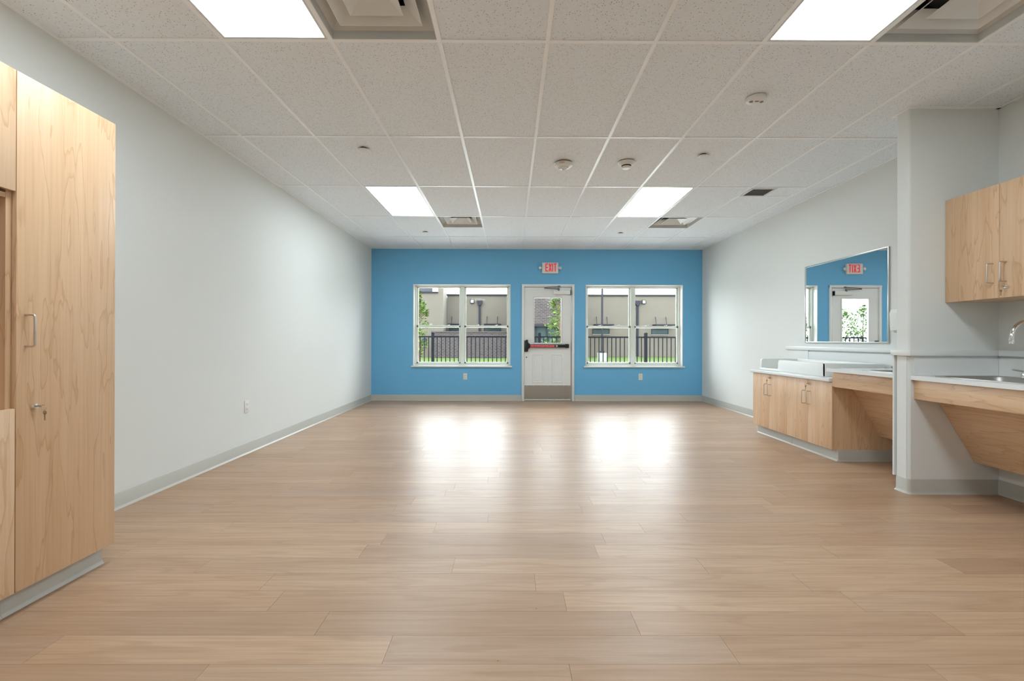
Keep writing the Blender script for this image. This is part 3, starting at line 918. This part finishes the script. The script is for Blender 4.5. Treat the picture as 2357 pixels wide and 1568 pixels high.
# ------------------------------------------------------------------ changing station
CFX = 2.957
YC = [4.214, 4.5565, 4.8985, 5.2405, 5.583]
for (a, m_, b, lb) in ((YC[0], YC[1], YC[2], 'low maple cabinet with two doors, next to the knee space'),
                       (YC[2], YC[3], YC[4], 'low maple cabinet with two doors, end nearest the blue wall')):
    t = thing('base_cabinet', (3.24, (a + b) / 2, 0), lb, 'cabinet', 'low cabinets under the changing counter')
    mb = MB()
    mb.box(CFX + .021, XR - .002, a + .0003, a + .019, .105, .729); mb.box(CFX + .021, XR - .002, b - .019, b - .0003, .105, .729)
    mb.box(CFX + .021, XR - .002, a + .019, b - .019, .105, .124); mb.box(CFX + .021, XR - .002, a + .019, b - .019, .71, .729)
    mb.build('carcass', M_WOODV, t, smooth=0)
    d1 = MB().box(CFX, CFX + .0195, a + (.0005 if a > 4.5 else 0), m_ - .0012, .105, .726).build('door', M_WOODV, t, bevel=.0012)
    d2 = MB().box(CFX, CFX + .0195, m_ + .0012, b - .0005, .105, .726).build('door', M_WOODV, t, bevel=.0012)
    handle(d1, CFX, m_ - .035, .487, .614, -1); handle(d2, CFX, m_ + .035, .487, .614, -1)
    lock(d1, CFX, m_ - .035, .688, -1)
    MB().box(3.02, XR - .002, a + .002, b - .002, 0, .105).build('toe_kick', M_COVE, t, smooth=0)
    segs = [('-x', 3.02, a + .002, b - .002)]
    if a < 4.5: segs.append(('-y', a + .002, 3.02 - .004, XR - .002))
    else: segs.append(('+y', b - .002, 3.02 - .004, XR - .002))
    cove('toe_base', segs, t)
t = thing('changing_counter', (3.23, 4.91, .731), 'white counter slab on low maple cabinets below the mirror', 'counter')
MB().box(2.93, XR - .001, 4.216, 5.605, .731, .762).build('worktop', M_LAM, t, bevel=.003)
MB().box(XR - .014, XR - .0005, 5.42, 5.79, .763, .998).build('backsplash', M_PANEL, t, smooth=0)
MB().box(XR - .010, XR - .0005, 4.216, 5.4195, .763, .984).build('backsplash', M_PANEL, t, smooth=0)

# moulded changing tray with a step in its front wall
tr = thing('changing_tray', (3.25, 4.95, .7625), 'white moulded diaper changing tray with raised sides on counter', 'changing tray')
def tray_shell():
    out = []
    # outline (clockwise from front-near), skewed near end
    nf, nb_, fb, ff = (3.030, 4.410), (3.500, 4.275), (3.500, 5.575), (3.030, 5.575)
    return nf, nb_, fb, ff
nf, nb_, fb, ff = tray_shell()
z0, zl, zt = .7625, .786, .893
yst = 5.195
fw = [(4.410, z0), (5.575, z0), (5.575, zl), (yst + .022, zl), (yst + .008, zl + .006), (yst + .002, zl + .016), (yst - .004, zt - .024), (yst - .010, zt - .010), (yst - .024, zt), (4.410, zt)]
MB().prism(fw, 'x', 3.030, 3.062).build('front_wall', M_TRAY, tr, bevel=.006, bseg=3)
MB().prism([(3.03, 4.41), (3.50, 4.275), (3.50, 4.31), (3.062, 4.445), (3.03, 4.445)], 'z', z0, zt).build('end_wall', M_TRAY, tr, bevel=.006, bseg=3)
MB().prism([(3.035, z0), (3.500, z0), (3.500, zt + .003), (3.062, zt + .003), (3.043, zt - .006), (3.037, zt - .022)], 'y', 5.545, 5.575).build('end_wall', M_TRAY, tr, bevel=.006, bseg=3)
MB().box(3.468, 3.500, 4.30, 5.56, z0, zt + .003).build('back_wall', M_TRAY, tr, bevel=.006, bseg=3)
MB().prism([(3.05, 4.43), (3.48, 4.30), (3.48, 5.56), (3.05, 5.56)], 'z', z0, .778).build('tray_floor', M_TRAY, tr, bevel=.003)

# ------------------------------------------------------------------ sinks
def sink_unit(pref, label, ya, yb, x_ct, x_ap, x_top, x_bot, sx0, sx1, sy0, sy1, lab_sink):
    t = thing('sink_counter', ((x_ct + XR) / 2, (ya + yb) / 2, .23), label, 'counter', 'white sink counters on slanted maple knee panels')
    zt, zb = .857, .827
    mb = MB()
    mb.box(x_ct, sx0, ya, yb, zb, zt); mb.box(sx1, XR - .001, ya, yb, zb, zt)
    mb.box(sx0, sx1, ya, sy0, zb, zt); mb.box(sx0, sx1, sy1, yb, zb, zt)
    mb.build('worktop', M_LAM, t, smooth=0)
    MB().box(x_ap, x_ap + .019, ya + .001, yb - .001, .689, zb).build('apron', M_WOODY, t, bevel=.0015)
    n = .019
    MB().prism([(x_top, .689), (x_bot, .232), (XR - .005, .232), (XR - .005, .25), (x_bot + .012, .251), (x_top + .022, .689)], 'y', ya + .002, yb - .002).build('knee_panel', M_WOODY, t, smooth=0)
    MB().box(x_ap + .019, XR - .003, ya + .002, yb - .002, .6835, .689).build('underside', M_WOODY, t, smooth=0)
    s = thing('sink', ((sx0 + sx1) / 2, (sy0 + sy1) / 2, .70), lab_sink, 'sink', 'stainless drop-in sinks')
    cx, cy, hx, hy = (sx0 + sx1) / 2, (sy0 + sy1) / 2, (sx1 - sx0) / 2, (sy1 - sy0) / 2
    L = [rrect(cx, cy, hx + .018, hy + .018, .05, zt + .0005), rrect(cx, cy, hx + .016, hy + .016, .05, zt + .004),
         rrect(cx - .02, cy, hx - .032, hy - .014, .06, zt + .004), rrect(cx - .02, cy, hx - .037, hy - .02, .06, zt - .003),
         rrect(cx - .02, cy, hx - .045, hy - .03, .06, zt - .10), rrect(cx - .02, cy, hx - .06, hy - .045, .05, zt - .125),
         rrect(cx - .02, cy, .045, .045, .044, zt - .130)]
    MB().loops(L).build('basin', M_SINK, s)
    MB().lathe([(.046, -.004), (.044, .003), (.03, .0), (0, -.002)], (cx - .02, cy, zt - .130), seg=20).build('drain', M_CHROME, s)
    return t
t = sink_unit('far', 'white sink counter with maple apron behind the wing wall', PY1 + .0125, 4.214, 2.904, 2.957, 3.135, 3.40, 3.00, 3.47, 3.52, 3.90,
              'stainless sink partly hidden behind the wing wall')
MB().box(XR - .010, XR - .0005, PY1 + .0125, 4.2155, .858, .984).build('backsplash', M_PANEL, t, smooth=0)
t = sink_unit('near', 'white sink counter with maple apron at the right picture edge', 1.75, PY0 - .0045, 2.894, 2.918, 3.080, 3.355, 3.00, 3.475, 2.60, 3.23,
              'stainless sink under the curved chrome faucet')
MB().box(XR - .010, XR - .0005, 1.75, PY0 - .015, .858, .984).build('backsplash', M_PANEL, t, smooth=0)
MB().box(2.915, XR - .0005, PY0 - .0125, PY0 - .0045, .858, .984).build('backsplash', M_PANEL, t, smooth=0)
# end support wall of the near sink, out of view
o = MB().box(2.95, XR, 1.70, 1.745, .0, .82).build('support_panel', M_WOODV); tag(o, 'maple end panel under the near sink counter', 'panel')

# faucets
def arc(cx, cz, r, a0, a1, y, n=14):
    return [(cx + r * math.cos(math.radians(a0 + (a1 - a0) * k / n)), y, cz + r * math.sin(math.radians(a0 + (a1 - a0) * k / n))) for k in range(n + 1)]
fy_ = 2.95
f = thing('gooseneck_faucet', (3.43, fy_, .861), 'curved chrome gooseneck faucet cut by the right picture edge', 'faucet')
MB().lathe([(.030, 0), (.030, .008), (.020, .016), (.018, .05), (.016, .055)], (3.43, fy_, .861), seg=22).build('base', M_CHROME, f)
pts = [(3.43, fy_, .90), (3.43, fy_, 1.12)] + arc(3.3315, 1.135, .0985, 0, 172, fy_) + [(3.2315, fy_, 1.125)]
MB().tube(pts, .0125, 16).build('spout', M_CHROME, f)
MB().lathe([(.016, 0), (.016, .012), (.0125, .014), (.0145, .018), (.0145, .035)], (3.2312, fy_, 1.090), seg=20).build('aerator', M_CHROME, f)
for sg in (-1, 1):
    mb = MB().lathe([(.022, 0), (.020, .02), (.012, .045)], (3.43, fy_ + sg * .10, .861), seg=18)
    mb.tube([(3.43, fy_ + sg * .10, .905), (3.36, fy_ + sg * .115, .918)], [.008, .006], 10)
    mb.build('handle', M_CHROME, f)
fy_ = 3.80
f = thing('low_faucet', (3.42, fy_, .861), 'small chrome faucet tip beside the wing wall', 'faucet')
MB().lathe([(.026, 0), (.026, .006), (.018, .014), (.016, .04)], (3.42, fy_, .861), seg=20).build('base', M_CHROME, f)
MB().tube([(3.42, fy_, .885), (3.36, fy_, .905), (3.24, fy_, .908), (3.18, fy_, .898), (3.165, fy_, .888)], [.014, .013, .011, .0105, .0105], 14).build('spout', M_CHROME, f)
MB().tube([(3.42, fy_, .90), (3.42, fy_, .93), (3.38, fy_ - .01, .945)], [.014, .012, .006], 12).build('lever', M_CHROME, f)

# ------------------------------------------------------------------ upper cabinet
UX, UY0, UY1, UZ0, UZ1 = 3.146, 2.576, PY0 - .003, 1.388, 2.122
t = thing('upper_cabinet', (3.34, 2.95, UZ0), 'maple wall cabinet hung above the sink at right', 'cabinet')
mb = MB()
mb.box(UX + .021, XR - .001, UY0, UY0 + .019, UZ0, UZ1); mb.box(UX + .021, XR - .001, UY1 - .019, UY1, UZ0, UZ1)
mb.box(UX + .021, XR - .001, UY0 + .019, UY1 - .019, UZ0, UZ0 + .019); mb.box(UX + .021, XR - .001, UY0 + .019, UY1 - .019, UZ1 - .019, UZ1)
mb.box(XR - .008, XR - .001, UY0 + .019, UY1 - .019, UZ0 + .019, UZ1 - .019)
mb.build('carcass', M_WOODV, t, smooth=0)
d1 = MB().box(UX, UX + .0195, 2.9485, UY1, UZ0 - .002, UZ1).build('door', M_WOODV, t, bevel=.0012)
d2 = MB().box(UX, UX + .0195, UY0, 2.9455, UZ0 - .002, UZ1).build('door', M_WOODV, t, bevel=.0012)
handle(d1, UX, 2.985, 1.487, 1.612, -1); handle(d2, UX, 2.905, 1.487, 1.612, -1)
lock(d2, UX, 2.895, 1.452, -1)

# ------------------------------------------------------------------ mirror and soap dispenser
t = thing('mirror', (XR, 4.873, 1.09), 'steel framed wall mirror above changing counter, reflecting the exit door', 'mirror')
my0, my1, mz0, mz1 = 4.266, 5.482, 1.088, 1.992
mb = MB(); w = .013
mb.box(XR - .016, XR - .0005, my0, my0 + w, mz0, mz1); mb.box(XR - .016, XR - .0005, my1 - w, my1, mz0, mz1)
mb.box(XR - .016, XR - .0005, my0 + w, my1 - w, mz0, mz0 + w); mb.box(XR - .016, XR - .0005, my0 + w, my1 - w, mz1 - w, mz1)
mb.build('frame', M_STEEL, t, bevel=.002)
MB().box(XR - .010, XR - .003, my0 + w, my1 - w, mz0 + w, mz1 - w).build('glass', M_MIRROR, t, smooth=0)
t = thing('soap_dispenser', (3.48, 4.10, 1.18), 'white soap dispenser on the wall between mirror and wing wall', 'dispenser')
MB().prism([(XR - .0005, 1.17), (XR - .06, 1.19), (XR - .095, 1.23), (XR - .10, 1.36), (XR - .08, 1.40), (XR - .0005, 1.41)], 'y', 4.04, 4.16).build('housing', M_PLAST, t, bevel=.01, bseg=3)
MB().box(XR - .103, XR - .06, 4.06, 4.14, 1.20, 1.225).build('push_lever', M_METALW, t, bevel=.004)

# crumbs on the floor
for (u, v, lb) in ((1236, 1401, 'tiny dark crumb on floor in front of the door line'), (1148, 1521, 'tiny beige crumb on floor near the bottom picture edge')):
    yy = FPX * 1.10 / (v - 785); xx = (u - 1174.5) / FPX * yy
    mb = MB().lathe([(.001, 0), (.0035, .0015), (.0025, .004), (0, .005)], (xx, yy, .0), seg=7)
    tag(mb.build('crumb', M_CRUMB), lb, 'crumb', 'crumbs on the floor')

# ------------------------------------------------------------------ outside
def P(u, v, Y):                                  # where a thing of the photo stands at distance Y
    return (u - 1174.5) / FPX * Y, 1.10 + (785 - v) / FPX * Y
def gz(y): return -0.06 + max(0, min(1, (y - 10) / 10)) * 0.16
mb = MB()
ysg = [8.66, 10, 12, 14, 16, 18, 20, 24, 30, 45, 130]
for i in range(len(ysg) - 1):
    a, b = ysg[i], ysg[i + 1]
    mb.add([(-140, a, gz(a)), (110, a, gz(a)), (110, b, gz(b)), (-140, b, gz(b))], [(0, 1, 2, 3)])
o = mb.build('ground', M_GRASS, smooth=0); tag(o, kind='structure')
o = MB().box(1.6, 20, 20.2, 21.7, 0.0, .125).build('path', M_CONC, smooth=0); tag(o, kind='structure')
mb = MB()
for a, c in ((8.67, 10.0), (10.0, 14.0), (14.0, 18.4)):
    mb.add([(-14, a, gz(a) + .02), (14, a, gz(a) + .02), (14, c, gz(c) + .02), (-14, c, gz(c) + .02)], [(0, 1, 2, 3)])
    mb.add([(-14, a, gz(a) - .08), (14, a, gz(a) - .08), (14, c, gz(c) - .08), (-14, c, gz(c) - .08)], [(0, 3, 2, 1)])
o = mb.build('bounce_slab', M_BOUNCE, smooth=0, fixn=False); tag(o, kind='structure')  # unseen slab, added to bounce daylight up onto the ceiling

# fence
FY = 10.6
fz = gz(FY) + .02
t = thing('metal_fence', (-2, FY, fz), 'black metal picket fence outside the windows and door', 'fence')
posts = [-1.782 + 2.454 * k for k in range(-5, 5)]
pm = pk = None
for k, x in enumerate(posts):
    if pm is None:
        mb = MB().box(-.032, .032, -.032, .032, 0, 1.30)
        mb.loops([[(-.036, -.036, 1.30), (.036, -.036, 1.30), (.036, .036, 1.30), (-.036, .036, 1.30)], [(-.036, -.036, 1.315), (.036, -.036, 1.315), (.036, .036, 1.315), (-.036, .036, 1.315)],
                  [(-.02, -.02, 1.33), (.02, -.02, 1.33), (.02, .02, 1.33), (-.02, .02, 1.33)]], True, True)
        pm = mb.mesh('post', M_FENCE, smooth=0)
        pk = MB().box(-.0095, .0095, -.0095, .0095, .05, 1.235).mesh('picket', M_FENCE, smooth=0)
    o = link('post', pm, t, WLOC[t.name]); o.location = Vector((x, FY, fz)) - WLOC[t.name]
    if k < len(posts) - 1:
        x1 = posts[k + 1]
        for zz in (fz + .10, fz + 1.222):
            MB().box(x + .032, x1 - .032, FY - .018, FY + .018, zz - .018, zz + .018).build('rail', M_FENCE, t, smooth=0)
        for j in range(1, 25):
            o = link('picket', pk, t, WLOC[t.name]); o.location = Vector((x + (x1 - x) * j / 25, FY, fz)) - WLOC[t.name]

# tan building
BY = 30.0
LYB = 28.4
def X(u, Y=BY): return (u - 1174.5) / FPX * Y
def Z(v, Y=BY): return 1.10 + (785 - v) / FPX * Y
b = thing('tan_building', (6, BY + 2, 0), 'long tan brick building with small high windows across the lawn', 'building')
MB().box(X(1020, LYB) + .01, 26, BY, BY + 8, -.3, Z(681)).build('wall', M_TAN, b, smooth=0)
MB().box(X(1020, LYB) + .01, 26.1, BY - .08, BY + 8.1, Z(681), Z(677.5)).build('roof_coping', M_COPING, b, smooth=0)
def bwin(u0, u1, v0, v1, par=b, Y=BY):
    x0, x1, z1, z0 = X(u0, Y), X(u1, Y), Z(v0, Y), Z(v1, Y)
    w = MB(); frame_rect(w, x0, x1, z0, z1, 0, 1, .03)
    w = MB()
    w.box(x0, x0 + .035, Y - .05, Y, z0, z1); w.box(x1 - .035, x1, Y - .05, Y, z0, z1); w.box(x0, x1, Y - .05, Y, z0, z0 + .035); w.box(x0, x1, Y - .05, Y, z1 - .035, z1)
    o = w.build('window', M_COPING, par, smooth=0)
    MB().box(x0 + .03, x1 - .03, Y - .03, Y - .02, z0 + .03, z1 - .03).build('pane', M_BGLASS, o, smooth=0)
    MB().box(x0 - .04, x1 + .04, Y - .07, Y, z0 - .07, z0).build('sill', M_TANS, o, smooth=0)
def awning(u0, u1, v, rods):
    x0, x1, z = X(u0), X(u1), Z(v)
    a = MB().box(x0, x1, BY - .75, BY, z - .04, z + .04).build('awning', M_COPING, b, smooth=0)
    for ur in rods:
        MB().tube([(X(ur), BY, Z(729)), (X(ur) * 0.985, BY - .6, z + .03)], .018, 6).build('rod', M_COPING, a)
bwin(1034, 1058, 755, 764); bwin(1114, 1153, 755, 766); bwin(1364, 1402.5, 757, 768.5); bwin(1499.5, 1538.5, 757, 769)
awning(1034, 1070, 747.5, (1040, 1062)); awning(1115, 1153, 747.5, (1121, 1145))
awning(1366, 1408, 748, (1373, 1397)); awning(1502, 1546, 748, (1509, 1533))
for (u, lo) in ((1104, 764), (1467, 818)):
    x = X(u)
    o = MB().box(x - .06, x + .06, BY - .13, BY - .01, Z(lo + 2), Z(702)).build('downspout', M_PIPE, b, smooth=0)
    MB().prism([(x - .17, Z(692)), (x - .17, Z(698.5)), (x - .08, Z(703.5)), (x + .08, Z(703.5)), (x + .17, Z(698.5)), (x + .17, Z(692))], 'y', BY - .22, BY).build('conductor_head', M_PIPE, o, smooth=0)
M_WLAMP = mat('lit_wall_lamp', (1, 1, 1, 1), .5, emit=((1, 1, 1, 1), 0.7))
for u in (1087, 1481.5):
    x, z = X(u), Z(694.5)
    o = MB().box(x - .125, x + .125, BY - .1, BY, z - .125, z + .125).build('wall_light', M_COPING, b, smooth=0)
    MB().box(x - .08, x + .08, BY - .11, BY - .1, z - .08, z + .08).build('lens', M_WLAMP, o, smooth=0)

# left block with tower
b2 = thing('tan_wing', (-6, LYB + 2, 0), 'taller tan building block behind the leafy tree at left window', 'building')
MB().box(-8.2, X(1008, LYB), LYB, LYB + 6, -.3, Z(675.5, LYB)).build('wall', M_TAN, b2, smooth=0)
MB().box(-8.3, X(1008, LYB) , LYB - .08, LYB + 6.1, Z(675.5, LYB), Z(672, LYB)).build('roof_coping', M_COPING, b2, smooth=0)
MB().box(X(1008, LYB), X(1020, LYB), LYB, LYB + 1.55, -.3, 5.6).build('tower', M_TAN, b2, smooth=0)
MB().box(X(1020, LYB), X(1020, LYB) + .008, LYB, LYB + 1.55, -.3, 5.6).build('side_lit_tone', M_TANS, b2, smooth=0)  # paler sheet: the light on the tower's side put into colour
MB().box(-8.0, X(994, 31), 31, 34, Z(678, 31), Z(661.5, 31)).build('roof_monitor', M_SIDING, b2, smooth=0)
MB().prism([(X(995, 31), Z(672, 31)), (X(1006, 31), Z(672, 31)), (X(997, 31), Z(662.5, 31)), (X(995, 31), Z(662.5, 31))], 'y', 31, 33.9).build('roof_hip', M_TRIMW, b2, smooth=0)
bwin(955, 982, 779, 796.5, b2, LYB)

# brick screen wall
SY = 27.0
b3 = thing('brick_screen_wall', (-2, SY, 0), 'low dark brick screen wall on the lawn behind the fence', 'wall')
MB().box(X(993, SY), 0.2, SY, SY + .3, -.1, Z(766, SY)).build('body', M_PURP, b3, smooth=0)
MB().box(X(992, SY), 0.25, SY - .04, SY + .34, Z(766, SY), Z(763, SY)).build('cap', M_PURP, b3, smooth=0)

# dark brick entrance seen through the door
EY = 26.2
b4 = thing('brick_entrance', (2.3, EY + 1, 0), 'dark brick entrance block with dark glass seen through door pane', 'building')
ex0, ex1 = X(1184, EY), X(1335, EY)
MB().box(ex0, ex1, EY, EY + 3.7, Z(746, EY), 4.6).build('wall', M_PURP, b4, smooth=0)
MB().box(ex0 - .05, ex1 + .05, EY - .12, EY, Z(752, EY), Z(746, EY)).build('fascia', M_COPING, b4, smooth=0)
MB().box(ex0, ex1, EY + .15, EY + 3.7, -.2, Z(746, EY)).build('storefront', M_BGLASS, b4, smooth=0)
for k in range(7):
    xx = ex0 + (ex1 - ex0) * k / 6
    MB().box(xx - .04, xx + .04, EY + .05, EY + .16, -.2, Z(752, EY)).build('mullion', M_COPING, b4, smooth=0)

# light pole
lx = X(1386, 23)
t = thing('light_pole', (lx, 23, gz(23)), 'dark light pole on white concrete base outside right window', 'lamp post')
MB().prism([(lx + .23 * math.cos(math.radians(a)), 23 + .23 * math.sin(math.radians(a))) for a in range(0, 360, 20)], 'z', gz(23) - .1, Z(812, 23)).build('base', M_CONC, t)
MB().box(lx - .10, lx + .10, 22.9, 23.1, Z(812, 23), Z(807.5, 23)).build('base_plate', M_COPING, t, smooth=0)
MB().box(lx - .042, lx + .042, 22.958, 23.042, Z(808, 23), 6.2).build('pole', M_COPING, t, smooth=0)
MB().box(lx - .5, lx + .25, 22.85, 23.15, 6.15, 6.28).build('lamp_head', M_COPING, t, smooth=0)

# trees
def tree(name, x, y, h, rx, n, leaf, m, label, group=None, low=.25, cat='tree'):
    z0 = gz(y)
    t = thing(name, (x, y, z0), label, cat, group)
    mb = MB().tube([(x, y, z0), (x + .03 * rx, y, z0 + h * .4), (x - .02 * rx, y, z0 + h * .85)], [h * .016, h * .011, h * .004], 8)
    br = []
    for k in range(14):
        zz = z0 + h * random.uniform(low, .8); a = random.random() * 6.283
        rr = rx * random.uniform(.45, .95) * (1.1 - .7 * max(0, (zz - z0) / h - .4))
        e = (x + rr * math.cos(a), y + rr * math.sin(a), zz + h * random.uniform(.05, .16))
        mb.tube([(x, y, zz), e], [h * .006, h * .002], 5); br.append(e)
    mb.build('trunk', M_BARK, t)
    f = MB()
    for k in range(n):
        w = random.random()
        zz = z0 + h * (low + (1 - low) * w)
        prof = rx * (math.sin(math.pi * min(1, (w * .86 + .12))) ** .8)
        a = random.random() * 6.283; rr = prof * math.sqrt(random.random()) * random.uniform(.75, 1.05)
        if k % 3 == 0:
            e = random.choice(br); c = Vector(e) + Vector((random.gauss(0, rx * .13), random.gauss(0, rx * .13), random.gauss(0, rx * .16)))
        else:
            c = Vector((x + rr * math.cos(a), y + rr * math.sin(a), zz))
        q = Matrix.Rotation(random.random() * 6.28, 3, 'Z') @ Matrix.Rotation(random.uniform(-1, 1), 3, 'X') @ Matrix.Rotation(random.random() * 6.28, 3, 'Z')
        s_ = leaf * random.uniform(.7, 1.3)
        f.add([c + q @ Vector(p) for p in ((-s_, 0, 0), (0, -s_ * .55, .1 * s_), (s_, 0, 0), (0, s_ * .55, .1 * s_))], [(0, 1, 2, 3)])
    o = f.build('foliage', m, t, smooth=0, fixn=False)
    o['kind'] = 'stuff'
    return t
tree('young_tree', X(964, 19), 19, 3.1, .42, 900, .075, M_LEAF, 'slim leafy green tree behind fence at the left window', 'young trees on the lawn', .12)
tree('young_tree', X(1288, 19), 19, 3.2, .62, 1100, .075, M_LEAF, 'leafy green tree seen through the glass of the door', 'young trees on the lawn', .15)
for q in range(12):
    x, y, h = -41.0 + 4.3 * (q % 6) + (2.15 if q > 5 else 0), 49.0 + (5.0 if q > 5 else 0), 3.9 + .25 * (q * 5 % 4) + (.7 if q > 5 else 0)
    tree('far_tree', x, y, h, 1.7, 1500, .15, M_LEAF2, 'pale green far tree showing only in the mirror', 'far trees reflected in the mirror', .08)
